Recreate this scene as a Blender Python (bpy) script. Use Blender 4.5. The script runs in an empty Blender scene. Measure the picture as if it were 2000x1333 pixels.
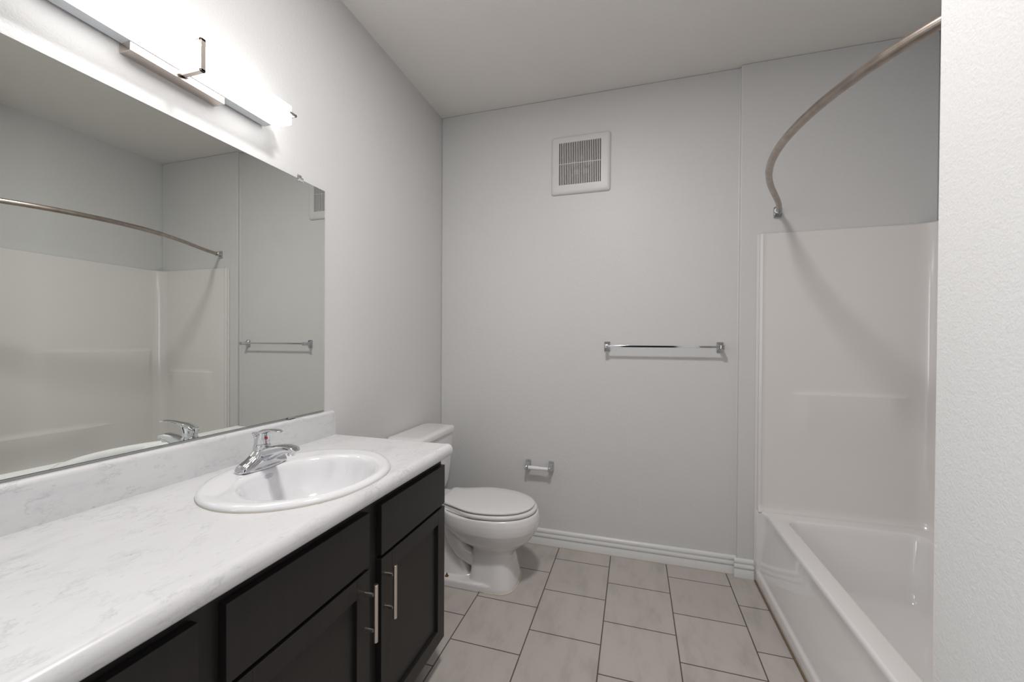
import bpy, bmesh, math, random
from mathutils import Vector, Matrix
C = bpy.context.scene.collection
S = bpy.context.scene
PI = math.pi

# ------------------------------------------------------------------ camera
F, YAW, PIT, ROLL = 790.37, .2937, -.0076, .0060
CX, CZ, PY = 1.2367, 1.2514, 674.9
fw = Vector((-math.sin(YAW)*math.cos(PIT), math.cos(YAW)*math.cos(PIT), math.sin(PIT)))
rt = Vector((math.cos(YAW), math.sin(YAW), 0)); up = rt.cross(fw)
rt2 = rt*math.cos(ROLL) + up*math.sin(ROLL); up2 = -rt*math.sin(ROLL) + up*math.cos(ROLL)
cam = bpy.data.cameras.new('camera'); co = bpy.data.objects.new('camera', cam); C.objects.link(co)
cam.sensor_width = 36; cam.lens = F/2000*36; cam.shift_y = (PY-666.5)/2000; cam.clip_start = .02
M = Matrix((rt2, up2, -fw)).transposed().to_4x4(); M.translation = Vector((CX, 0, CZ)); co.matrix_world = M
S.camera = co
# ------------------------------------------------------------------ world, lamps, exposure
w = bpy.data.worlds.new('world'); S.world = w; w.use_nodes = True
w.node_tree.nodes['Background'].inputs[0].default_value = (.9, .93, 1, 1)
w.node_tree.nodes['Background'].inputs[1].default_value = .02
S.view_settings.view_transform = 'Standard'; S.view_settings.look = 'None'
S.view_settings.gamma = 1; S.view_settings.use_curve_mapping = False
S.view_settings.exposure = 0.2
SHADE_EMIT = 5.0
def lamp(name, loc, rot, power, col, sx, sy=None, shape='DISK'):
    l = bpy.data.lights.new(name, 'AREA'); l.energy = power; l.color = col; l.shape = shape; l.size = sx
    if sy: l.size_y = sy
    o = bpy.data.objects.new(name, l); o.location = loc; o.rotation_euler = rot; C.objects.link(o); return o
lamp('ceiling_lamp', (1.05, .85, 2.725), (0, 0, 0), 22.5, (1, .965, .945), .24)
lamp('added_side_fill', (-.30, -.50, 1.10), (0, -PI/2, 0), 25, (.97, .98, 1), 1.9, .8, 'RECTANGLE')  # unseen fill lamp added behind the camera to brighten near wall and alcove

# ------------------------------------------------------------------ materials
def mat(name, col, rough=.5, metal=0, coat=0, spec=.5):
    m = bpy.data.materials.new(name); m.use_nodes = True
    b = m.node_tree.nodes['Principled BSDF']
    b.inputs['Base Color'].default_value = (*col, 1); b.inputs['Roughness'].default_value = rough
    b.inputs['Metallic'].default_value = metal; b.inputs['Coat Weight'].default_value = coat
    b.inputs['Coat Roughness'].default_value = .05; b.inputs['Specular IOR Level'].default_value = spec
    return m, m.node_tree.nodes, m.node_tree.links, b
def texco(n, l, scale=(1, 1, 1), rot=(0, 0, 0)):
    t = n.new('ShaderNodeTexCoord'); mp = n.new('ShaderNodeMapping')
    mp.inputs['Scale'].default_value = scale; mp.inputs['Rotation'].default_value = rot
    g = n.new('ShaderNodeNewGeometry')
    l.new(g.outputs['Position'], mp.inputs['Vector']); return mp.outputs['Vector']
def noise(n, l, vec, scale, detail=3, rough=.5):
    t = n.new('ShaderNodeTexNoise'); t.inputs['Scale'].default_value = scale
    t.inputs['Detail'].default_value = detail; t.inputs['Roughness'].default_value = rough
    l.new(vec, t.inputs['Vector']); return t.outputs['Fac']
def ramp(n, l, fac, stops):
    r = n.new('ShaderNodeValToRGB'); l.new(fac, r.inputs[0]); e = r.color_ramp.elements
    e[0].position, e[0].color = stops[0][0], (*stops[0][1], 1); e[1].position, e[1].color = stops[-1][0], (*stops[-1][1], 1)
    for p, c in stops[1:-1]:
        k = e.new(p); k.color = (*c, 1)
    return r.outputs[0]
def bump(n, l, b, h, strength, dist):
    u = n.new('ShaderNodeBump'); u.inputs['Strength'].default_value = strength; u.inputs['Distance'].default_value = dist
    l.new(h, u.inputs['Height']); l.new(u.outputs[0], b.inputs['Normal']); return u
def mixc(n, l, fac, a, bb, mode='MIX'):
    x = n.new('ShaderNodeMix'); x.data_type = 'RGBA'; x.blend_type = mode
    for s, v in ((x.inputs['Factor'], fac), (x.inputs['A'], a), (x.inputs['B'], bb)):
        if isinstance(v, (float, int)): s.default_value = v
        elif isinstance(v, tuple): s.default_value = (*v, 1)
        else: l.new(v, s)
    return x.outputs['Result']
def mm(n, l, op, a, b=None):
    x = n.new('ShaderNodeMath'); x.operation = op
    for i, v in enumerate((a, b)):
        if v is None: continue
        if isinstance(v, (float, int)): x.inputs[i].default_value = v
        else: l.new(v, x.inputs[i])
    return x.outputs[0]

def wall_mat(name, col, st=.35):
    m, n, l, b = mat(name, col, .42, spec=.35)
    v = texco(n, l)
    h = mm(n, l, 'ADD', noise(n, l, v, 230, 1, .5), mm(n, l, 'MULTIPLY', noise(n, l, v, 105, 1, .5), 1.1))
    bump(n, l, b, h, st, .004)
    c = ramp(n, l, noise(n, l, v, 1.5, 2), [(.3, tuple(x*.985 for x in col)), (.7, tuple(min(1, x*1.01) for x in col))])
    l.new(c, b.inputs['Base Color']); return m
WALL = wall_mat('wall_paint', (.65, .65, .648), .17)
CEIL = wall_mat('ceiling_paint', (.80, .775, .745), .2)
TRIM = mat('trim_paint', (.72, .73, .73), .3)[0]

# floor tile
m, n, l, b = mat('floor_tile', (.5, .45, .42), .42)
g = n.new('ShaderNodeNewGeometry'); sp = n.new('ShaderNodeSeparateXYZ'); l.new(g.outputs['Position'], sp.inputs[0])
TW, TL = .30475, .3035
cb = n.new('ShaderNodeCombineXYZ')
l.new(mm(n, l, 'SUBTRACT', sp.outputs[1], 2.309-20*TL), cb.inputs[0]); l.new(mm(n, l, 'SUBTRACT', sp.outputs[0], .5035-20*TW), cb.inputs[1])
br = n.new('ShaderNodeTexBrick'); l.new(cb.outputs[0], br.inputs['Vector'])
br.offset = .5; br.offset_frequency = 2; br.squash = 1
br.inputs['Scale'].default_value = 1; br.inputs['Brick Width'].default_value = TL; br.inputs['Row Height'].default_value = TW
br.inputs['Mortar Size'].default_value = .0027; br.inputs['Mortar Smooth'].default_value = .1; br.inputs['Bias'].default_value = 0
br.inputs['Color1'].default_value = (.475, .437, .408, 1); br.inputs['Color2'].default_value = (.448, .412, .386, 1)
br.inputs['Mortar'].default_value = (.105, .085, .07, 1)
v = texco(n, l, (5, 2, 1), (0, 0, .5))
c1 = ramp(n, l, noise(n, l, v, 2.2, 6, .62), [(.32, (.84, .84, .84)), (.5, (1, 1, 1)), (.68, (1.04, 1.04, 1.04))])
l.new(mixc(n, l, 1.0, br.outputs['Color'], c1, 'MULTIPLY'), b.inputs['Base Color'])
l.new(ramp(n, l, br.outputs['Fac'], [(0, (.38,)*3), (1, (.8,)*3)]), b.inputs['Roughness'])
bump(n, l, b, mm(n, l, 'SUBTRACT', 1, br.outputs['Fac']), .5, .0015)
TILE = m

# white marble laminate
m, n, l, b = mat('marble_laminate', (.84, .84, .85), .28)
v = texco(n, l, (2.2, 1, 3), (0, 0, .6))
vein = ramp(n, l, noise(n, l, v, 6, 9, .72), [(.34, (.54, .54, .56)), (.45, (.63, .63, .64)), (.62, (.66, .66, .67))])
v2 = texco(n, l, (9, 2.5, 7), (0, 0, .45))
fine = ramp(n, l, noise(n, l, v2, 9, 6, .7), [(.30, (.82, .82, .83)), (.42, (1, 1, 1)), (1, (1, 1, 1))])
v3 = texco(n, l, (1, .55, 1.3), (.2, .1, .7))
spots = ramp(n, l, noise(n, l, v3, 62, 4, .6), [(.27, (.62, .61, .62)), (.345, (1, 1, 1)), (1, (1, 1, 1))])
c = mixc(n, l, .55, (.65, .65, .665), vein); c = mixc(n, l, .8, c, fine, 'MULTIPLY')
line = mm(n, l, 'ABSOLUTE', mm(n, l, 'SUBTRACT', noise(n, l, texco(n, l, (1.3, .8, 1.6), (.3, 0, .6)), 9, 7, .68), .5))
lines = ramp(n, l, line, [(0, (.80, .80, .81)), (.012, (.93, .93, .93)), (.03, (1, 1, 1))])
msk = ramp(n, l, noise(n, l, texco(n, l), 7, 2), [(.42, (0, 0, 0)), (.60, (1, 1, 1))])
c = mixc(n, l, msk, c, mixc(n, l, 1.0, c, lines, 'MULTIPLY')); c = mixc(n, l, .6, c, spots, 'MULTIPLY')
l.new(c, b.inputs['Base Color']); bump(n, l, b, noise(n, l, texco(n, l), 300, 2), .05, .001)
MARBLE = m

PORC = mat('white_porcelain', (.76, .76, .78), .10, coat=.6)[0]
TOILET = mat('toilet_china', (.74, .725, .72), .12, coat=.5)[0]
SEATM = mat('toilet_seat_plastic', (.70, .69, .685), .28)[0]
m, n, l, b = mat('tub_acrylic', (.79, .775, .77), .07, coat=.6)
bump(n, l, b, noise(n, l, texco(n, l), 4, 0), .03, .01); TUB = m
m, n, l, b = mat('surround_fiberglass', (.76, .735, .722), .16, coat=.35)
bump(n, l, b, noise(n, l, texco(n, l), 5, 2), .15, .01); SURR = m
CHROME = mat('chrome', (.64, .65, .67), .06, 1)[0]
DCHROME = mat('worn_chrome', (.55, .56, .58), .16, 1)[0]
NICKEL = mat('brushed_nickel', (.66, .60, .55), .30, 1)[0]
m, n, l, b = mat('rod_nickel', (.42, .36, .32), .30, 1)
l.new(ramp(n, l, noise(n, l, texco(n, l), 30, 3), [(.3, (.36, .31, .27)), (.7, (.47, .41, .37))]), b.inputs['Base Color']); ROD = m
m, n, l, b = mat('espresso_wood', (.016, .0145, .014), .38, coat=0, spec=.35)
v = texco(n, l, (30, 30, 2.0))
l.new(ramp(n, l, noise(n, l, v, 2, 5, .6), [(.3, (.0135, .012, .0118)), (.7, (.0175, .0155, .015))]), b.inputs['Base Color']); WOOD = m
DARKWOOD = mat('cabinet_interior_dark', (.006, .005, .005), .6)[0]
WHITEP = mat('white_plastic', (.66, .65, .64), .4)[0]
ROLLER = mat('roller_plastic', (.82, .82, .84), .25)[0]
BLACK = mat('slot_shade_black', (.012, .011, .011), .7)[0]  # near-black colour stands in for the shade inside the fan recess
FANM = mat('grey_fan_metal', (.09, .09, .09), .5)[0]
RUST = mat('rusty_brass', (.22, .12, .06), .5, .6)[0]
RED = mat('red_dot', (.55, .02, .02), .3)[0]
BLUEM = mat('blue_mark', (.12, .18, .35), .4)[0]
CAULK = mat('brown_caulk', (.17, .12, .08), .8)[0]
CAULKW = mat('cream_caulk', (.55, .50, .42), .6)[0]
m, n, l, b = mat('mirror_silver', (.835, .86, .82), .008, 1)
MIRROR = m
MEDGE = mat('mirror_edge', (.06, .07, .065), .3)[0]
m, n, l, b = mat('clear_plastic', (.95, .96, .97), .08); b.inputs['Transmission Weight'].default_value = .75; b.inputs['IOR'].default_value = 1.3; CLEAR = m
m, n, l, b = mat('lit_diffuser', (.95, .95, .95), .3)
b.inputs['Emission Color'].default_value = (1, .975, .96, 1); b.inputs['Emission Strength'].default_value = SHADE_EMIT; LIT = m

# ------------------------------------------------------------------ helpers
def link(name, bm, m, parent=None, smooth=None, bevel=None, mods=()):
    me = bpy.data.meshes.new(name); bmesh.ops.recalc_face_normals(bm, faces=bm.faces); bm.to_mesh(me); bm.free()
    ms = m if isinstance(m, (list, tuple)) else [m]
    for x in ms: me.materials.append(x)
    o = bpy.data.objects.new(name, me); C.objects.link(o)
    if parent: o.parent = parent
    if smooth is not None:
        for p in me.polygons: p.use_smooth = True
        if smooth < 180: me.set_sharp_from_angle(angle=math.radians(smooth))
    if bevel:
        bv = o.modifiers.new('bevel', 'BEVEL'); bv.width = bevel; bv.segments = 3; bv.limit_method = 'ANGLE'; bv.angle_limit = math.radians(40)
        for p in me.polygons: p.use_smooth = True
        me.set_sharp_from_angle(angle=math.radians(35)); bv.harden_normals = True
    return o
def tag(o, label, cat, group=None):
    o['label'] = label; o['category'] = cat
    if group: o['group'] = group
    return o
def thing(name, label, cat, loc, group=None):
    o = bpy.data.objects.new(name, None); o.location = loc; o.empty_display_size = .05; C.objects.link(o); bpy.context.view_layer.update()
    tag(o, label, cat, group); return o
def local(o, parent):
    """geometry was written in world coordinates: bring it under its parent"""
    wp = Vector((0, 0, 0)); p = parent
    while p: wp += p.location; p = p.parent
    o.data.transform(Matrix.Translation(-wp)); return o
def part(name, bm, m, parent, **k):
    return local(link(name, bm, m, parent, **k), parent)
def struct(name, bm, m, parent=None, **k):
    o = link(name, bm, m, **k); o['kind'] = 'structure'; return o
def box(bm, x0, x1, y0, y1, z0, z1):
    vs = [bm.verts.new((x, y, z)) for x in (x0, x1) for y in (y0, y1) for z in (z0, z1)]
    for f in ((0, 1, 3, 2), (4, 6, 7, 5), (0, 4, 5, 1), (2, 3, 7, 6), (0, 2, 6, 4), (1, 5, 7, 3)): bm.faces.new([vs[i] for i in f])
def B(*a):
    bm = bmesh.new()
    for q in (a if isinstance(a[0], (tuple, list)) else [a]): box(bm, *q)
    return bm
def prism(pts, axis, a, b, bm=None):
    """pts: 2-D polygon in the two other axes"""
    bm = bm or bmesh.new()
    def P(p, t):
        return {'x': (t, p[0], p[1]), 'y': (p[0], t, p[1]), 'z': (p[0], p[1], t)}[axis]
    A = [bm.verts.new(P(p, a)) for p in pts]; Bv = [bm.verts.new(P(p, b)) for p in pts]
    k = len(pts)
    for i in range(k): bm.faces.new((A[i], A[(i+1) % k], Bv[(i+1) % k], Bv[i]))
    bm.faces.new(A); bm.faces.new(Bv[::-1]); return bm
def loft(rings, bm=None, cap=(True, True)):
    bm = bm or bmesh.new(); R = [[bm.verts.new(p) for p in r] for r in rings]; k = len(rings[0])
    for a, b in zip(R, R[1:]):
        for i in range(k): bm.faces.new((a[i], a[(i+1) % k], b[(i+1) % k], b[i]))
    if cap[0]: bm.faces.new(R[0][::-1])
    if cap[1]: bm.faces.new(R[-1])
    return bm
def tube(pts, r, seg=16, bm=None, cap=True):
    pts = [Vector(p) for p in pts]; rr = r if isinstance(r, (list, tuple)) else [r]*len(pts)
    rings = []; prev = None
    for i, p in enumerate(pts):
        t = (pts[min(i+1, len(pts)-1)] - pts[max(i-1, 0)]).normalized()
        if prev is None:
            a = Vector((0, 0, 1)) if abs(t.z) < .9 else Vector((1, 0, 0)); nrm = t.cross(a).normalized()
        else: nrm = (prev - t*prev.dot(t)).normalized()
        prev = nrm; bi = t.cross(nrm)
        rings.append([p + (nrm*math.cos(2*PI*j/seg) + bi*math.sin(2*PI*j/seg))*rr[i] for j in range(seg)])
    return loft(rings, bm, (cap, cap))
def cyl(a, b, r, seg=24, bm=None, r2=None):
    return tube([a, b], [r, r if r2 is None else r2], seg, bm)
def rrect(x0, x1, y0, y1, r, z, seg=6):
    out = []
    for cx_, cy_, a0 in ((x1-r, y1-r, 0), (x0+r, y1-r, 90), (x0+r, y0+r, 180), (x1-r, y0+r, 270)):
        for i in range(seg+1):
            a = math.radians(a0 + 90*i/seg); out.append((cx_+r*math.cos(a), cy_+r*math.sin(a), z))
    return out
def smooth01(t): t = max(0, min(1, t)); return t*t*(3-2*t)
def evalmesh(o):
    dg = bpy.context.evaluated_depsgraph_get(); me = bpy.data.meshes.new_from_object(o.evaluated_get(dg)); return me
def fuse(o, voxel, it=6, fac=.5):
    r = o.modifiers.new('fuse', 'REMESH'); r.mode = 'VOXEL'; r.voxel_size = voxel; r.use_smooth_shade = True
    s = o.modifiers.new('soften', 'SMOOTH'); s.factor = fac; s.iterations = it
    bpy.context.view_layer.update(); me = evalmesh(o); o.modifiers.clear(); o.data = me
    for p in me.polygons: p.use_smooth = True
    return o

# ------------------------------------------------------------------ room shell
H = 2.74; YB = 2.452; XP = 1.774; BUMP = .0235; YS = YB-BUMP; XR = 2.613; YN = .952; YF = -1.0
struct('floor', B(-.1, 2.75, -1.6, YB+.1, -.06, 0), TILE)
struct('ceiling', B(-.1, 2.75, -1.1, YB+.1, H, H+.06), CEIL)
struct('wall_left', B((-.1, 0, -.06, YB+.1, 0, H), (-.1, 0, YF-.1, -.92, 0, H), (-.1, 0, -.92, -.06, 2.05, H)), WALL)  # unseen opening added behind the camera to let the fill lamp in
struct('wall_back', prism([(0, YB), (XP, YB), (XP, YS), (XR, YS), (XR, YB+.1), (0, YB+.1)], 'z', 0, H), WALL, bevel=.006)
struct('wall_right', B(XR, XR+.1, YN, YB+.1, 0, H), WALL)
struct('wall_near', B(XP, XR+.1, YF, YN, 0, H), WALL, bevel=.006)
struct('wall_front', B((0, 1.06, YF-.1, YF, 0, H), (1.06, XP, YF-.1, YF, 2.05, H)), WALL)

# baseboard: two-bead colonial profile (depth, height)
prof = [(0, 0), (.015, 0), (.015, .043), (.013, .046), (.0135, .048), (.0165, .051), (.0175, .058), (.0165, .066), (.012, .071), (.0115, .074),
        (.0135, .077), (.0145, .083), (.0135, .091), (.009, .097), (.004, .099), (0, .099)]
def base(name, x0, x1, y):
    bm = prism([(-d, h) for d, h in prof], 'x', x0, x1); bmesh.ops.translate(bm, verts=bm.verts, vec=(0, y, 0)); return struct(name, bm, TRIM, smooth=50)
base('baseboard_back', .0, XP+.0, YB); base('baseboard_alcove', XP-.016, 1.852, YS)
bm = prism([(d, h) for d, h in prof], 'y', 1.46, YB-.016)
struct('baseboard_left', bm, TRIM, smooth=50)
struct('trim_1', B(.0, XP-.018, YB-.019, YB-.0148, 0, .004), CAULKW)

# ------------------------------------------------------------------ bathtub
TX0, TX1, TY0, TY1, RIM = 1.853, 2.598, .966, 2.424, .372
t = thing('bathtub', 'white acrylic alcove bathtub with a sloped apron beside the tiled floor', 'bathtub', (2.22, 1.69, 0))
def tubring(ox0, ox1, oy0, oy1, r, z, N=14):   # rounded rect with constant vertex count
    return rrect(ox0, ox1, oy0, oy1, r, z, N)
def apron():
    bm = bmesh.new()
    zs = [0, .02, .045, .058, .064, .070, .078, .09, .12, .18, .24, .30, .335, .350, .360, .366, .370, RIM]
    ny = 70; L = []
    for z in zs:
        row = []
        for j in range(ny+1):
            tt = j/ny; tt = .5-.5*math.cos(PI*tt); y = TY0+(TY1-TY0)*tt
            e = min(y-TY0, TY1-y); fe = 1-smooth01(e/.055)
            fb = 1-smooth01((z-.056)/.016) if z > .056 else 1
            x = TX0 + .005 + (.009+.031*smooth01((z-.04)/.32))*(1-max(fe, fb))
            if z > .335 and fe < 1:
                k = (z-.335)/(RIM-.335); x -= .006*math.sin(min(1, k*1.2)*PI/2)*(1-fe)
            if z > .35: x += .010*(1-math.sqrt(max(0, 1-((z-.35)/(RIM-.35))**2)))
            row.append(bm.verts.new((x, y, z)))
        L.append(row)
    for a, b_ in zip(L, L[1:]):
        for j in range(ny): bm.faces.new((a[j], a[j+1], b_[j+1], b_[j]))
    # rim and well: rings that start from the top row
    top = [v_.co.copy() for v_ in L[-1]]
    return bm, top
bm, top = apron()
part('apron', bm, TUB, t, smooth=60)
ix0, ix1, iy0, iy1 = 1.972, 2.508, 1.055, 2.325
N = 14
out = []
for v_ in range(4*(N+1)): out.append(None)
inner = rrect(ix0, ix1, iy0, iy1, .055, RIM, N)
# outer boundary sampled to follow the inner ring's angles
cxm, cym = (ix0+ix1)/2, (iy0+iy1)/2
def edge_pt(p):
    x, y = p[0], p[1]
    u = (x-ix0)/(ix1-ix0); v = (y-iy0)/(iy1-iy0)
    return u, v
rings = []
def outer_pt(i, n_):
    # walk: corners of outer rect matched to corner arcs of inner
    q, k = divmod(i, N+1); s = k/N
    E = [((TX1, None), (None, TY1)), ((None, TY1), (TX0, None)), ((TX0, None), (None, TY0)), ((None, TY0), (TX1, None))][q]
    inn = inner[i]
    ox0 = TX0+.012
    if q == 0: a, c, b2 = (TX1, iy1-.055), (TX1, TY1), (ix1-.055, TY1)
    if q == 1: a, c, b2 = (ix0+.055, TY1), (ox0, TY1), (ox0, iy1-.055)
    if q == 2: a, c, b2 = (ox0, iy0+.055), (ox0, TY0), (ix0+.055, TY0)
    if q == 3: a, c, b2 = (ix1-.055, TY0), (TX1, TY0), (TX1, iy0+.055)
    if s < .5: f = s*2; p = (a[0]+(c[0]-a[0])*f, a[1]+(c[1]-a[1])*f)
    else: f = s*2-1; p = (c[0]+(b2[0]-c[0])*f, c[1]+(b2[1]-c[1])*f)
    x = p[0]
    if x < TX0+.03:
        e = min(p[1]-TY0, TY1-p[1]); fe = 1-smooth01(e/.055); x = TX0+.005+.040*(1-fe)+.010-.006*(1-fe)
    return (x, p[1], RIM)
rings.append([outer_pt(i, 0) for i in range(4*(N+1))])
rings.append(rrect(ix0-.012, ix1+.012, iy0-.012, iy1+.012, .064, RIM+.0, N))
rings.append(rrect(ix0-.005, ix1+.005, iy0-.005, iy1+.005, .058, RIM-.002, N))
rings.append(rrect(ix0, ix1, iy0, iy1, .055, RIM-.008, N))
rings.append(rrect(ix0+.004, ix1-.004, iy0+.010, iy1-.005, .055, RIM-.03, N))
rings.append(rrect(ix0+.035, ix1-.030, iy0+.16, iy1-.050, .06, .14, N))
rings.append(rrect(ix0+.045, ix1-.038, iy0+.20, iy1-.062, .06, .095, N))
rings.append(rrect(ix0+.06, ix1-.05, iy0+.22, iy1-.075, .055, .078, N))
rings.append(rrect(ix0+.10, ix1-.09, iy0+.27, iy1-.12, .04, .070, N))
bm = loft(rings, cap=(False, True))
# subdivide for smooth corners
part('basin', bm, TUB, t, smooth=50)
part('caulk_line', B(TX0-.003, TX0+.006, TY0, TY1-.02, 0, .006), CAULK, t)
# drain and overflow sit at the near end, hidden by the wall

# ------------------------------------------------------------------ tub surround (one moulded U of wall panels)
ZS0, ZS1 = RIM-.002, 1.832
def ledge(a, z):   # a: how far along the profile (0..1 fade), z height, returns thickness
    return a
def surround():
    bm = bmesh.new()
    D = .016; R = .075
    path = []   # (x, y, nx, ny, tag, s)
    xa, ya = 1.866, YS-.001   # starts at back-left edge
    n1 = 60
    yb_ = YS-D; xr_ = XR-D; yn_ = YN+D
    for i in range(n1+1):
        x = xa+(xr_-R-xa)*i/n1; path.append((x, yb_, 0, -1, 'b', x))
    for i in range(1, 13):
        a = PI/2*(1-i/12); path.append((xr_-R+R*math.cos(a), yb_-R+R*math.sin(a), -math.cos(a), -math.sin(a), 'c', 0))
    n2 = 90
    for i in range(1, n2+1):
        y = yb_-R-(yb_-R-(yn_+R))*i/n2; path.append((xr_, y, -1, 0, 'l', y))
    for i in range(1, 13):
        a = -PI/2*i/12; path.append((xr_-R+R*math.cos(a), yn_+R+R*math.sin(a), -math.cos(a), -math.sin(a), 'c', 0))
    for i in range(1, 21):
        x = xr_-R-(xr_-R-xa)*i/20; path.append((x, yn_, 0, 1, 'n', x))
    zs = []
    z = ZS0
    while z < ZS1: zs.append(z); z += .02
    for zc in (.992, 1.158, .61):
        zs += [zc-.012, zc-.006, zc-.003, zc, zc+.003, zc+.006]
    zs += [ZS0+.004, ZS0+.008, ZS0+.015, ZS1-.006, ZS1-.002, ZS1]; zs = sorted(set(round(q, 4) for q in zs))
    def bulge(kind, s, z, z0, a0, a1, fade, drop, amt):
        k = smooth01((s-a0)/fade)*smooth01((a1-s)/fade)
        if z > z0: q = 1-smooth01((z-z0)/.009)
        else: q = max(0, 1-(z0-z)/drop); q = q*q*(3-2*q)
        return amt*k*q
    R_ = []
    for z in zs:
        row = []
        for (x, y, nx, ny, kd, s) in path:
            d = 0
            if kd == 'b': d += bulge(kd, s, z, .992, 2.00, 2.52, .10, .35, .014)
            if kd == 'l':
                d += bulge(kd, s, z, 1.158, 1.62, 2.42, .10, .35, .014) + bulge(kd, s, z, .61, 1.30, 2.10, .22, .20, .030)
            if kd == 'b' and s < xa+.022:   # raised bead at the open edge
                d += .006*math.exp(-((s-(xa+.010))/.005)**2)
            d += .014*(1-smooth01((z-ZS0)/.03))   # cove onto the tub rim
            if z > ZS1-.007: d -= .010*smooth01((z-(ZS1-.007))/.007)
            row.append(bm.verts.new((x+nx*d, y+ny*d, z)))
        R_.append(row)
    for a, b_ in zip(R_, R_[1:]):
        for j in range(len(path)-1): bm.faces.new((a[j], a[j+1], b_[j+1], b_[j]))
    # top lip back to the wall
    back = []
    for (x, y, nx, ny, kd, s), v_ in zip(path, R_[-1]):
        back.append(bm.verts.new((min(x-nx*(D-.002), XR-.001), min(max(y-ny*(D-.002), YN+.001), YS-.001), ZS1)))
    for j in range(len(path)-1): bm.faces.new((R_[-1][j], R_[-1][j+1], back[j+1], back[j]))
    # open edges back to wall
    for idx, yy in ((0, YS-.001), (len(path)-1, YN+.001)):
        col = [r[idx] for r in R_]; w_ = [bm.verts.new((v_.co.x-.001, yy, v_.co.z)) for v_ in col]
        for a, b_, c_, d_ in zip(col, col[1:], w_[1:], w_): bm.faces.new((a, b_, c_, d_))
    return bm
o = link('tub_surround', surround(), SURR, smooth=50)
tag(o, 'glossy off-white fibreglass tub surround lining the alcove walls above the bathtub', 'shower surround')
bm = B(1.853, 1.866, YS-.007, YS-.0005, 0.0, ZS1-.004)
tag(link('edge_trim', bm, SURR, bevel=.003), 'thin off-white vertical edge strip between the painted wall and the shower surround', 'trim strip')

# ------------------------------------------------------------------ curved shower rod
t = thing('shower_curtain_rod', 'curved brushed nickel shower curtain rod bowing out over the bathtub', 'curtain rod', (1.946, 2.3975, 1.937))
RODC = (-.49856, -.08218, .12361, .4831, .05414, 1.72362)
y0r, y1r = YN+.03, YS-.035; ym_ = (y0r+y1r)/2; half = (y1r-y0r)/2; sag = .245; Rr = (half**2+sag**2)/(2*sag)
pts = []
for i in range(81):
    y = y0r+(y1r-y0r)*i/80; q_ = y-1.68
    x = sum(c_*q_**(5-e_) for e_, c_ in enumerate(RODC)); pts.append((x, y, 1.937+.012*math.sin(PI*i/80)))
part('rod_outer', tube(pts[:52], .0136, 24), ROD, t, smooth=60)
part('rod_inner', tube(pts[50:], .0124, 24), ROD, t, smooth=60)
for yw, d in ((YS, -1), (YN, 1)):
    bm = bmesh.new()
    r1 = [(p[0], yw+d*.0005, p[1]) for p in [(q[0], q[1]) for q in rrect(1.946-.019, 1.946+.019, 1.937-.030, 1.937+.030, .008, 0)]]
    r2 = [(p[0], yw+d*.006, p[2]) for p in r1]; r3 = [(1.946+(p[0]-1.946)*.85, yw+d*.010, 1.937+(p[2]-1.937)*.9) for p in r1]
    loft([r1, r2, r3], bm)
    fl = part('mounting_flange', bm, DCHROME, t, smooth=40)
    bm = tube([(1.946, yw+d*.008, 1.937), (1.944, yw+d*.022, 1.937), (1.936, yw+d*.045, 1.937)], [.0165, .0165, .0155], 24)
    part('socket', bm, DCHROME, t, smooth=50)

# ------------------------------------------------------------------ mirror + clips
MY0, MY1, MZ0, MZ1 = .165, 1.3835, .9625, 1.8725
t = thing('wall_mirror', 'large frameless mirror on the wall above the countertop backsplash', 'mirror', (0, .774, MZ0))
part('glass', B(.0002, .0055, MY0+.001, MY1-.001, MZ0+.001, MZ1-.001), MEDGE, t)
bm = bmesh.new(); q = [bm.verts.new(p) for p in ((.006, MY0+.0015, MZ0+.0025), (.006, MY1-.0015, MZ0+.0025), (.006, MY1-.0015, MZ1-.0015), (.006, MY0+.0015, MZ1-.0015))]; bm.faces.new(q)
bmesh.ops.extrude_face_region(bm, geom=bm.faces[:]); 
for v_ in q: v_.co.x = .0056
part('reflective_face', bm, MIRROR, t)
for yy, lab in ((1.254, 'small clear plastic mirror clip on the mirror top edge near its right corner'),):
    c_ = thing('mirror_clip', lab, 'mirror clip', (.0, yy, MZ1))
    part('clip_body', B((.0, .0115, yy-.010, yy+.010, MZ1+.0005, MZ1+.004), (.0065, .0115, yy-.010, yy+.010, MZ1-.010, MZ1+.004), (.0, .004, yy-.010, yy+.010, MZ1+.0005, MZ1+.016)), CLEAR, c_, bevel=.001)
    part('screw', cyl((.003, yy, MZ1+.010), (.0065, yy, MZ1+.010), .003, 12), DCHROME, c_, smooth=40)
c_ = link('mirror_bottom_clip', B((.0005, .010, 1.195, 1.228, MZ0-.0045, MZ0-.0015), (.0065, .010, 1.195, 1.228, MZ0-.0045, MZ0+.005)), NICKEL, bevel=.0008)
tag(c_, 'small nickel clip under the mirror bottom edge near the backsplash end', 'mirror clip')

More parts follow.
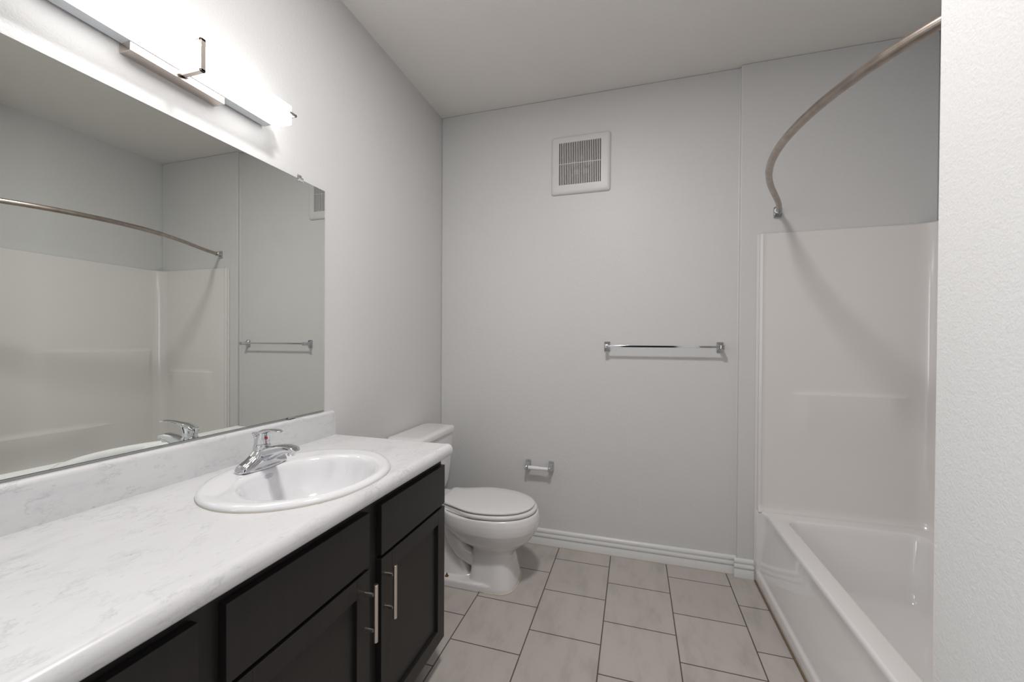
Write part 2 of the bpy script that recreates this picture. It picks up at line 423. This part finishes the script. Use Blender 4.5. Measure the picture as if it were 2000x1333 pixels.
# ------------------------------------------------------------------ vanity light
LY = .8075; t = thing('vanity_light', 'long rectangular lit white bar light with brushed nickel bracket above the mirror', 'wall light', (0, LY, 2.02))
part('backplate', B(.0, .040, LY-.1205, LY+.1205, 1.968, 1.991), NICKEL, t, bevel=.0015)
part('wall_plate', B(.0, .0075, LY-.1205, LY+.1205, 1.9915, 2.075), NICKEL, t, bevel=.0015)
part('channel', B(.008, .0435, LY-.285, LY+.285, 1.9905, 2.045), mat('channel_aluminium', (.66, .69, .72), .45, .1)[0], t)
part('diffuser', B(.044, .110, LY-.3025, LY+.3025, 1.989, 2.053), LIT, t, bevel=.002)
bm = B((.1115, .1185, LY-.0065, LY+.0065, 1.9765, 2.0655), (.030, .1185, LY-.0065, LY+.0065, 1.9765, 1.9835), (.030, .1185, LY-.0065, LY+.0065, 2.0585, 2.0655))
part('bracket', bm, NICKEL, t, bevel=.0008)
part('bracket_knuckle', B(.036, .048, LY-.012, LY+.012, 1.9765, 1.988), NICKEL, t, bevel=.002)
for s in (1, -1):
    a, b_ = sorted((LY+s*.288, LY+s*.318)); c1_, d1_ = sorted((LY+s*.3125, LY+s*.318))
    part('end_clip', B((.1112, .1165, a, b_, 2.022, 2.030), (.046, .1165, c1_, d1_, 2.022, 2.030)), NICKEL, t, bevel=.0008)

# ------------------------------------------------------------------ vanity cabinet
XF = .526; XD = .545; VY0, VY1 = .04, 1.414; CT = .813
t = thing('vanity_cabinet', 'dark espresso bathroom vanity cabinet with flat drawer fronts and recessed-panel doors', 'cabinet', (.27, .72, 0))
bays = [(.072, .492), (.540, .948), (1.003, 1.408)]
bm = B((0.002, XF, VY0, VY0+.018, .098, CT-.001), (0.002, XF, VY1-.018, VY1, .098, CT-.001), (.002, .44, VY0, VY0+.018, 0, .098), (.002, .44, VY1-.018, VY1, 0, .098), (0.002, XF, VY0, VY1, .098, .115),
       (.002, .014, VY0, VY1, .1, CT-.001))
part('carcass', bm, WOOD, t, bevel=.001)
part('toe_kick', B(.44, .452, VY0+.018, VY1-.018, 0, .098), WOOD, t)
bm = B((XF-.019, XF, VY0+.018, bays[0][0]+.015, .115, CT-.001), (XF-.019, XF, bays[0][1]-.02, bays[1][0]+.02, .115, CT-.001), (XF-.019, XF, bays[1][1]-.02, bays[2][0]+.02, .115, CT-.001),
       (XF-.019, XF, bays[2][1]-.02, VY1-.018, .115, CT-.001), (XF-.0192, XF-.0002, VY0+.02, VY1-.02, .768, CT-.001), (XF-.0192, XF-.0002, VY0+.02, VY1-.02, .615, .655), (XF-.0192, XF-.0002, VY0+.02, VY1-.02, .115, .135))
part('face_frame', bm, WOOD, t, bevel=.0008)
for i, (a, b_) in enumerate(bays):
    zt = (.781, .634)
    part('drawer_front', B(XF+.0005, XD, a, b_, zt[1], zt[0]), WOOD, t, bevel=.0012)
    z0, z1 = .119, .6235; sw = .052
    bm = B((XF+.0005, XD, a, a+sw, z0, z1), (XF+.0005, XD, b_-sw, b_, z0, z1), (XF+.0005, XD, a+sw, b_-sw, z0, z0+sw), (XF+.0005, XD, a+sw, b_-sw, z1-sw, z1))
    d = part('door', bm, WOOD, t, bevel=.0012)
    part('door_panel', B(XF+.002, XD-.011, a+sw-.004, b_-sw+.004, z0+sw-.004, z1-sw+.004), WOOD, d)
    hy = a+.018 if i == 2 else b_-.018
    if i == 0: hy = b_-.018
    hz = .526 if i == 2 else .521
    hx = XD+.033
    h = part('handle', cyl((hx, hy, hz-.0775), (hx, hy, hz+.0775), .006, 24), NICKEL, d, bevel=.0008)
    for s in (-1, 1):
        bm = cyl((XD, hy, hz+s*.048), (hx, hy, hz+s*.048), .0042, 20); cyl((XD+.010, hy, hz+s*.048), (hx-.006, hy, hz+s*.048), .0055, 20, bm)
        part('handle_post', bm, NICKEL, d, smooth=40)

# ------------------------------------------------------------------ countertop with backsplash
CY0, CY1, CZT = .02, 1.434, .853
pf = [(.001, CT), (.556, CT), (.562, .8145), (.5655, .819)]
for i in range(0, 13):
    a = -10 + 100*i/12; pf.append((.5655-.022+.022*math.cos(math.radians(a)), CZT-.0205+.022*math.sin(math.radians(a))))
pf += [(.538, CZT+.0012), (.532, CZT+.0003), (.524, CZT), (.001, CZT)]
bm = prism(pf, 'y', CY0, CY1)
ct = link('countertop', bm, MARBLE, smooth=50)
bm = loft([[(.308+.215*math.cos(2*PI*j/64), .960+.243*math.sin(2*PI*j/64), z) for j in range(64)] for z in (.7, .95)])
cut = link('cutter', bm, MARBLE)
bo = ct.modifiers.new('b', 'BOOLEAN'); bo.object = cut; bo.operation = 'DIFFERENCE'; bo.solver = 'EXACT'
bpy.context.view_layer.update(); me = evalmesh(ct); ct.modifiers.clear(); ct.data = me; bpy.data.objects.remove(cut)
for p in me.polygons: p.use_smooth = True
me.set_sharp_from_angle(angle=math.radians(50))
ct.location = (0, 0, 0)
tag(ct, 'white grey-veined marble-look countertop with rolled front edge on the vanity cabinet', 'countertop')
sp_ = [(.0008, CZT-.003), (.0195, CZT-.003), (.0195, .944)]
for i in range(1, 9):
    a = math.radians(90*i/8); sp_.append((.0195-.012+.012*math.cos(a), .944+.013*math.sin(a)))
sp_ += [(.0008, .957)]
bm = bmesh.new()
ys = [CY0] + [CY1-.010+.010*math.sin(math.radians(90*i/6)) for i in range(7)]
secs = []
for k_, y in enumerate(ys):
    drop = 0 if k_ < 1 else .010*(1-math.cos(math.radians(90*(k_-1)/6)))
    secs.append([(x, y, z - (drop if z > .93 else 0)) for x, z in sp_])
loft(secs, bm)
o = link('backsplash', bm, MARBLE, ct, smooth=40)

# ------------------------------------------------------------------ sink
t = thing('bathroom_sink', 'oval white porcelain drop-in sink set in the marble-look countertop', 'sink', (.308, .960, CZT))
def ell(cx_, cy_, ax, ay, z, n_=96): return [(cx_+ax*math.cos(2*PI*j/n_), cy_+ay*math.sin(2*PI*j/n_), z) for j in range(n_)]
oc = (.308, .962); ic = (.350, .955)
rg = [ell(*oc, .226, .256, CZT-.006), ell(*oc, .233, .262, CZT+.0006), ell(*oc, .2345, .2635, CZT+.004), ell(*oc, .2325, .2615, CZT+.009), ell(*oc, .227, .256, CZT+.0135), ell(*oc, .218, .247, CZT+.016)]
for k_ in range(1, 6):
    f = k_/5; cxx = oc[0]+(ic[0]-oc[0])*f; cyy = oc[1]+(ic[1]-oc[1])*f
    rg.append(ell(cxx, cyy, .218+(.170-.218)*f, .247+(.203-.247)*f, CZT+.016-.002*f))
for dx, z in ((.166, .012), (.1615, .007), (.158, .000), (.153, -.020), (.146, -.048), (.132, -.080), (.110, -.105), (.078, -.120), (.045, -.127), (.024, -.130)):
    f = dx/.170; rg.append(ell(ic[0]-.02*(1-f), ic[1], dx, .203*f+ (0 if f > .9 else 0), CZT+z))
o = part('bowl', loft(rg, cap=(False, False)), PORC, t, smooth=70)
dc = (ic[0]-.0175, ic[1])
bm = loft([ell(*dc, .024, .0285, CZT-.130, 32), ell(*dc, .019, .023, CZT-.131, 32), ell(*dc, .016, .02, CZT-.136, 32)])
part('drain', bm, CHROME, t, smooth=40)
# caulk bead around the rim
bm = bmesh.new(); bmesh.ops.create_circle
rg = [ell(*oc, .2352, .2642, CZT+.0004), ell(*oc, .2352, .2642, CZT+.0016), ell(*oc, .233, .262, CZT+.003)]
part('sealant', loft(rg, cap=(False, False)), CAULKW, t, smooth=60)
# printed oval mark on the back wall of the bowl
from mathutils.bvhtree import BVHTree
bpy.context.view_layer.update()
bw = bpy.data.objects['bowl']; tb = bmesh.new(); tb.from_mesh(bw.data); tb.transform(Matrix.Translation((.308, .960, CZT))); bv = BVHTree.FromBMesh(tb)
def onwall(y, z):
    loc, nor, _, _ = bv.ray_cast(Vector((.30, y, z)), Vector((-1, 0, 0)))
    return loc+Vector((.0004, 0, .0001)) if loc else Vector((.195, y, z))
bm = bmesh.new(); my, mz = .946, CZT-.006
def band(ay, az, wd, oy=0, a0=0, a1=2*PI, n_=36):
    p1 = [bm.verts.new(onwall(my+oy+ay*math.cos(a0+(a1-a0)*k_/n_), mz+az*math.sin(a0+(a1-a0)*k_/n_))) for k_ in range(n_+1)]
    p2 = [bm.verts.new(onwall(my+oy+(ay-wd)*math.cos(a0+(a1-a0)*k_/n_), mz+(az-wd)*math.sin(a0+(a1-a0)*k_/n_))) for k_ in range(n_+1)]
    for k_ in range(n_): bm.faces.new((p1[k_], p1[k_+1], p2[k_+1], p2[k_]))
band(.0150, .0062, .0007)
for oy in (-.0075, -.0025, .0025, .0075): band(.0026, .0030, .0008, oy, .6, 5.2, 14)
part('printed_mark', bm, BLUEM, t); tb.free()

# ------------------------------------------------------------------ faucet
FY = .955; FX = .157; FZ = CZT+.0155
t = thing('bathroom_faucet', 'chrome single-lever faucet on the back rim of the oval sink', 'faucet', (FX, FY, FZ))
bm = bmesh.new()
# centre-set base: long low ellipse, flared up to a central hub
def sup(cx_, cy_, ax, ay, z, p=2.3, n_=48):
    out_ = []
    for j in range(n_):
        a = 2*PI*j/n_; c_, s_ = math.cos(a), math.sin(a)
        out_.append((cx_+ax*abs(c_)**(2/p)*(1 if c_ >= 0 else -1), cy_+ay*abs(s_)**(2/p)*(1 if s_ >= 0 else -1), z))
    return out_
loft([sup(FX, FY, .0285, .080, FZ), sup(FX, FY, .0285, .080, FZ+.005), sup(FX, FY, .0265, .078, FZ+.007)], bm)
secs = []
for yy, hh, xw in ((-.077, .004, .010), (-.075, .013, .018), (-.070, .0195, .0225), (-.060, .025, .0245), (-.048, .031, .0245), (-.036, .039, .0245), (-.024, .050, .0245), (-.012, .060, .0245), (0, .063, .0245)):
    secs.append((yy, hh, xw))
secs += [(-a_, b_, c_) for a_, b_, c_ in secs[-2::-1]]
loft([[(FX+xw*abs(math.cos(PI*j/16))**.7*(1 if math.cos(PI*j/16) >= 0 else -1), FY+yy, FZ+.003+hh*math.sin(PI*j/16)**.8) for j in range(17)] for yy, hh, xw in secs], bm)
loft([sup(FX-.003, FY, .0235, .030, FZ+.01, 2.2), sup(FX-.002, FY, .023, .025, FZ+.045, 2.2), sup(FX, FY, .0225, .0225, FZ+.068, 2.1)], bm)
o = part('base', bm, CHROME, t); fuse(o, .0010, 14)
# spout
sp = []
for k_ in range(17):
    f = k_/16; x = FX+.002+.131*f
    zt = FZ+.058+.018*math.sin(min(1, f*1.25)*PI/2)-.006*max(0, f-.75)/.25
    zb = FZ+.016+.036*smooth01(f*1.15)
    hw = .0225-.0045*f
    if f > .9: q_ = math.sqrt(max(.02, 1-((f-.9)/.102)**2)); hw *= .45+.55*q_; zm_ = zt*.4+zb*.6; zt = zm_+(zt-zm_)*q_; zb = zm_+(zb-zm_)*q_
    sp.append([(x, FY+hw*abs(math.cos(2*PI*j/32))**.8*(1 if math.cos(2*PI*j/32) >= 0 else -1), (zt+zb)/2+(zt-zb)/2*abs(math.sin(2*PI*j/32))**.8*(1 if math.sin(2*PI*j/32) >= 0 else -1)) for j in range(32)])
o = part('spout', loft(sp), CHROME, t); fuse(o, .0010, 10)
part('aerator', cyl((FX+.112, FY, FZ+.0445), (FX+.112, FY, FZ+.058), .0105, 24), CHROME, t, smooth=40)
# valve hub and lever handle
bm = loft([sup(FX, FY, .0215, .0215, FZ+.062, 2), sup(FX, FY, .0215, .0215, FZ+.069, 2), sup(FX, FY, .0185, .0185, FZ+.072, 2)])
part('hub', bm, CHROME, t, smooth=50)
hd = part('handle', (lambda bm: (loft([sup(0, 0, .0205, .0205, .0, 2), sup(0, 0, .021, .021, .003, 2), sup(.000, 0, .021, .021, .014, 2), sup(.004, 0, .019, .0195, .024, 2.2), sup(.009, 0, .016, .018, .032, 2.4)], bm),
     loft([[(x, hw*math.cos(2*PI*j/24), z+hh*math.sin(2*PI*j/24)) for j in range(24)] for x, z, hw, hh in
           ((-.026, .014, .004, .003), (-.022, .017, .012, .006), (-.009, .026, .0185, .010), (.010, .035, .0185, .009), (.035, .0425, .0135, .0055), (.060, .0475, .0115, .0040), (.082, .049, .0115, .0034), (.096, .0475, .010, .003), (.101, .0468, .005, .002))], bm), bm)[-1])(bmesh.new()), CHROME, t)
hd.data.transform(Matrix.Translation((FX, FY, FZ)))   # undo the world-to-local shift
fuse(hd, .0009, 9); hd.location = (0, 0, .071); hd.rotation_euler = (0, 0, math.radians(-14))
dot = link('temperature_dot', loft([[(.0, .004*math.cos(2*PI*j/20), .004*math.sin(2*PI*j/20)) for j in range(20)], [(.0015, .0035*math.cos(2*PI*j/20), .0035*math.sin(2*PI*j/20)) for j in range(20)]]), RED, hd, smooth=40)
dot.location = (.0235, 0, .019)
bm = cyl((FX-.029, FY, FZ+.01), (FX-.029, FY, FZ+.088), .0022, 16); tube([(FX-.029, FY, FZ+.085), (FX-.029, FY, FZ+.094), (FX-.029, FY, FZ+.100), (FX-.029, FY, FZ+.102)], [.003, .0045, .0085, .0075], 24, bm)
part('lift_rod', bm, CHROME, t, smooth=50)

# ------------------------------------------------------------------ toilet
TYC = 2.020; t = thing('toilet', 'white two-piece elongated toilet with closed lid beside the vanity cabinet', 'toilet', (.40, TYC, 0))
def egg(u0, u1, hw, z, n_=64, back=2.6, um=None, p=2.1):
    """elongated outline from u0 (rear) to u1 (front) with half width hw; widest at um"""
    um = um if um is not None else u0+(u1-u0)*.52; out_ = []
    for j in range(n_):
        a = 2*PI*j/n_; c_, s_ = math.cos(a), math.sin(a)
        if c_ >= 0: u = um+(u1-um)*abs(c_)**(2/p)
        else: u = um-(um-u0)*abs(c_)**(2/back)
        pp = p if c_ >= 0 else back
        out_.append((u, TYC+hw*abs(s_)**(2/pp)*(1 if s_ >= 0 else -1), z))
    return out_
bm = bmesh.new()
loft([egg(.50, .645, .09, .160), egg(.45, .672, .105, .190), egg(.39, .700, .130, .212), egg(.33, .735, .158, .242), egg(.29, .760, .178, .280), egg(.272, .771, .188, .304), egg(.264, .775, .1905, .325), egg(.262, .775, .1905, .350), egg(.262, .770, .187, .372), egg(.265, .766, .183, .380)], bm)   # bowl
def col(u0, u1, hw, z, p=3.2, n_=48):
    return egg(u0, u1, hw, z, n_, 6, u0+(u1-u0)*.45, p)
loft([col(.430, .668, .136, 0), col(.432, .666, .135, .02), col(.436, .655, .124, .07), col(.440, .642, .112, .13), col(.445, .640, .108, .20), col(.45, .64, .105, .25)], bm)   # front column
loft([col(.16, .60, .146, 0, 5), col(.16, .60, .146, .032, 5), col(.165, .59, .141, .040, 5)], bm)   # foot plate
loft([col(.17, .50, .105, .02, 3), col(.17, .44, .098, .06, 3), col(.17, .38, .085, .14, 3), col(.16, .36, .078, .22, 3), col(.14, .50, .080, .33, 3), col(.10, .48, .11, .372, 3)], bm)   # rear web
for s in (-1, 1):   # trapway relief
    tube([(.30, TYC+s*.070, .345), (.315, TYC+s*.073, .29), (.345, TYC+s*.072, .22), (.385, TYC+s*.070, .165), (.44, TYC+s*.064, .135), (.50, TYC+s*.055, .13)], [.050, .048, .046, .045, .044, .040], 24, bm)
loft([rrect(.065, .30, TYC-.13, TYC+.13, .04, .335), rrect(.050, .31, TYC-.145, TYC+.145, .04, .355), rrect(.045, .31, TYC-.15, TYC+.15, .04, .385)], bm)   # tank shelf
o = part('bowl', bm, TOILET, t); fuse(o, .004, 5, .5)
# seat ring and lid
def lidout(u0, u1, hw, z, hinge=.098, n_=40):
    out_ = []; um = .49
    for sgn in (1, -1):
        seq = []
        for j in range(n_+1):
            a = (PI/2)*j/n_; seq.append((um+(u1-um)*math.cos(a)**(2/2.15) if math.cos(a) > 1e-9 else um, hw*math.sin(a)**(2/2.15) if j else 0))
        for j in range(1, 15):
            f = j/14; seq.append((um+(u0-um)*f, hw-(hw-hinge)*(.75*smooth01(f*1.02)+.25*f**2)))
        if sgn == 1: out_ += [(u, TYC+v_, z) for u, v_ in seq]
        else: out_ += [(u, TYC-v_, z) for u, v_ in reversed(seq)][:-1]
    return out_
bm = loft([lidout(.262, .759, .182, .384, .11), lidout(.262, .762, .185, .389), lidout(.262, .762, .185, .396), lidout(.265, .757, .180, .4015)])
part('seat', bm, SEATM, t, smooth=50)
bm = loft([lidout(.258, .742, .170, .406), lidout(.250, .747, .176, .4085), lidout(.250, .747, .176, .414), lidout(.254, .742, .171, .4165), lidout(.268, .725, .155, .420), lidout(.32, .67, .11, .4215, .07)])
part('lid', bm, SEATM, t, smooth=45)
for s in (-1, 1):
    part('hinge', B(.236, .262, TYC+s*.075-.022, TYC+s*.075+.022, .383, .408), SEATM, t, bevel=.005)
    bz = .034
    bp = part('floor_bolt', tube([(.318, TYC+s*.122, .036), (.318, TYC+s*.122, .0425), (.318, TYC+s*.122, .043), (.318, TYC+s*.122, .050), (.318, TYC+s*.122, .051), (.318, TYC+s*.122, .057)], [.010, .010, .006, .006, .003, .003], 12), RUST, t, smooth=40)
# tank
TH = .215
def tk(x0, x1, hw, z, r=.03): return rrect(x0, x1, TYC-hw, TYC+hw, r, z, 8)
rg = [tk(.050, .165, .150, .386), tk(.035, .178, .175, .400, .035), tk(.025, .188, .190, .44, .035), tk(.018, .196, .199, .52, .035), tk(.012, .202, .206, .62, .035), tk(.010, .205, .209, .715, .035)]
part('tank', loft(rg), TOILET, t, smooth=60)
rg = [tk(.008, .208, .212, .716, .036), tk(.006, .2125, .216, .719, .038), tk(.006, .2135, .217, .724, .038), tk(.006, .2135, .217, .742, .038), tk(.008, .210, .214, .750, .036), tk(.014, .202, .206, .7545, .032), tk(.03, .18, .18, .7565, .03)]
part('tank_lid', loft(rg), TOILET, t, smooth=50)
bm = cyl((.205, TYC-.165, .665), (.220, TYC-.165, .665), .012, 20); tube([(.222, TYC-.165, .665), (.226, TYC-.13, .662), (.226, TYC-.085, .655)], [.008, .006, .007], 16, bm)
part('flush_lever', bm, CHROME, t, smooth=50)
# caulk at the foot
part('foot_caulk', loft([col(.427, .673, .140, .0002), col(.427, .673, .140, .003), col(.43, .669, .137, .005)]), CAULKW, t, smooth=40)

# ------------------------------------------------------------------ towel bar
def post_plate(xc, zc, hw, hh, yw, name, parent, m=DCHROME):
    bm = bmesh.new()
    def rr(a, c_, y, r): return [(p[0], y, p[1]) for p in rrect(xc-a, xc+a, zc-c_, zc+c_, r, 0)]
    loft([rr(hw, hh, yw-.0003, .005), rr(hw, hh, yw-.006, .005), rr(hw*.86, hh*.80, yw-.012, .005), rr(hw*.55, hh*.42, yw-.020, .003), rr(hw*.52, hh*.34, yw-.058, .003), rr(hw*.60, hh*.40, yw-.062, .004), rr(hw*.60, hh*.40, yw-.073, .004), rr(hw*.4, hh*.3, yw-.075, .003)], bm)
    return part(name, bm, m, parent, smooth=35)
t = thing('towel_bar', 'chrome square towel bar on the back wall beside the tub alcove', 'towel bar', (1.384, YB, 1.230))
for xx in (1.083, 1.685): post_plate(xx, 1.230, .0175, .0285, YB, 'mounting_post', t)
part('bar', B(1.083, 1.685, YB-.072, YB-.064, 1.2265, 1.2345+.003), CHROME, t, bevel=.001)

# ------------------------------------------------------------------ toilet paper holder
t = thing('toilet_paper_holder', 'chrome paper holder with empty white roller low on the back wall', 'toilet paper holder', (.681, YB, .491))
for xx, s in ((.609, -1), (.753, 1)):
    bm = bmesh.new()
    def rr(a0, a1, c0, c1, y, r=.004): return [(p[0], y, p[1]) for p in rrect(a0, a1, c0, c1, r, 0)]
    loft([rr(xx-.016, xx+.016, .463, .521, YB-.0003), rr(xx-.016, xx+.016, .463, .521, YB-.006), rr(xx-.0145, xx+.0145, .465, .512, YB-.014), rr(xx-.011, xx+.009, .467, .500, YB-.035), rr(xx-.009, xx+.007, .472, .498, YB-.066), rr(xx-.006, xx+.004, .476, .494, YB-.070)], bm)
    part('mounting_post', bm, DCHROME, t, smooth=35)
rl = part('roller', cyl((.620, YB-.056, .485), (.690, YB-.056, .485), .0118, 24), ROLLER, t, bevel=.001)
part('roller_sleeve', cyl((.688, YB-.056, .485), (.746, YB-.056, .485), .0104, 24), ROLLER, t, bevel=.001)

# ------------------------------------------------------------------ exhaust fan
vx0, vx1, vz0, vz1 = .7425, 1.0955, 2.1475, 2.4985
t = thing('exhaust_fan', 'square white exhaust fan grille with vertical slots high on the back wall', 'exhaust fan', (.919, YB, 2.323))
gx0, gx1, gz0, gz1 = .7915, 1.0395, 2.2025, 2.4555
def rr(a0, a1, c0, c1, y, r=.012): return [(p[0], y, p[1]) for p in rrect(a0, a1, c0, c1, r, 0, 6)]
k = [rr(vx0, vx1, vz0, vz1, YB-.0005, .016), rr(vx0, vx1, vz0, vz1, YB-.004, .016), rr(vx0+.003, vx1-.003, vz0+.003, vz1-.003, YB-.011, .015), rr(vx0+.010, vx1-.010, vz0+.010, vz1-.010, YB-.0155, .012), rr(vx0+.02, vx1-.02, vz0+.02, vz1-.02, YB-.017, .010), rr(gx0, gx1, gz0, gz1, YB-.018, .0004), rr(gx0, gx1, gz0, gz1, YB-.013, .0004)]
part('frame', loft(k, cap=(False, False)), WHITEP, t, smooth=40)
nb = 24; pitch = (gx1-gx0)/(nb-.48)
bm = bmesh.new()
for i in range(nb-1):
    xx = gx0+pitch*(i+.52); box(bm, xx, xx+pitch*.48, YB-.0178, YB-.009, gz0-.001, gz1+.001)
box(bm, gx0-.001, gx1+.001, YB-.0175, YB-.012, 2.3275, 2.3305)
part('grille', bm, WHITEP, t)
part('slot_shade_plate', B(gx0-.004, gx1+.004, YB-.004, YB-.0006, gz0-.004, gz1+.004), BLACK, t)  # flat black plate on the wall, painted as the deep shade behind the slots
bm = bmesh.new()
for i in range(5):
    a = i*2*PI/5+.3; cx_, cz_ = .925+.045*math.cos(a), 2.315+.045*math.sin(a)
    r_ = [(cx_+.020*math.cos(b2)*abs(math.cos(a))+.010*math.cos(b2), YB-.0042, cz_+.016*math.sin(b2)) for b2 in [2*PI*j/12 for j in range(12)]]
    loft([r_, [(p[0], YB-.0075, p[2]) for p in r_]], bm)
part('fan_wheel', bm, FANM, t)
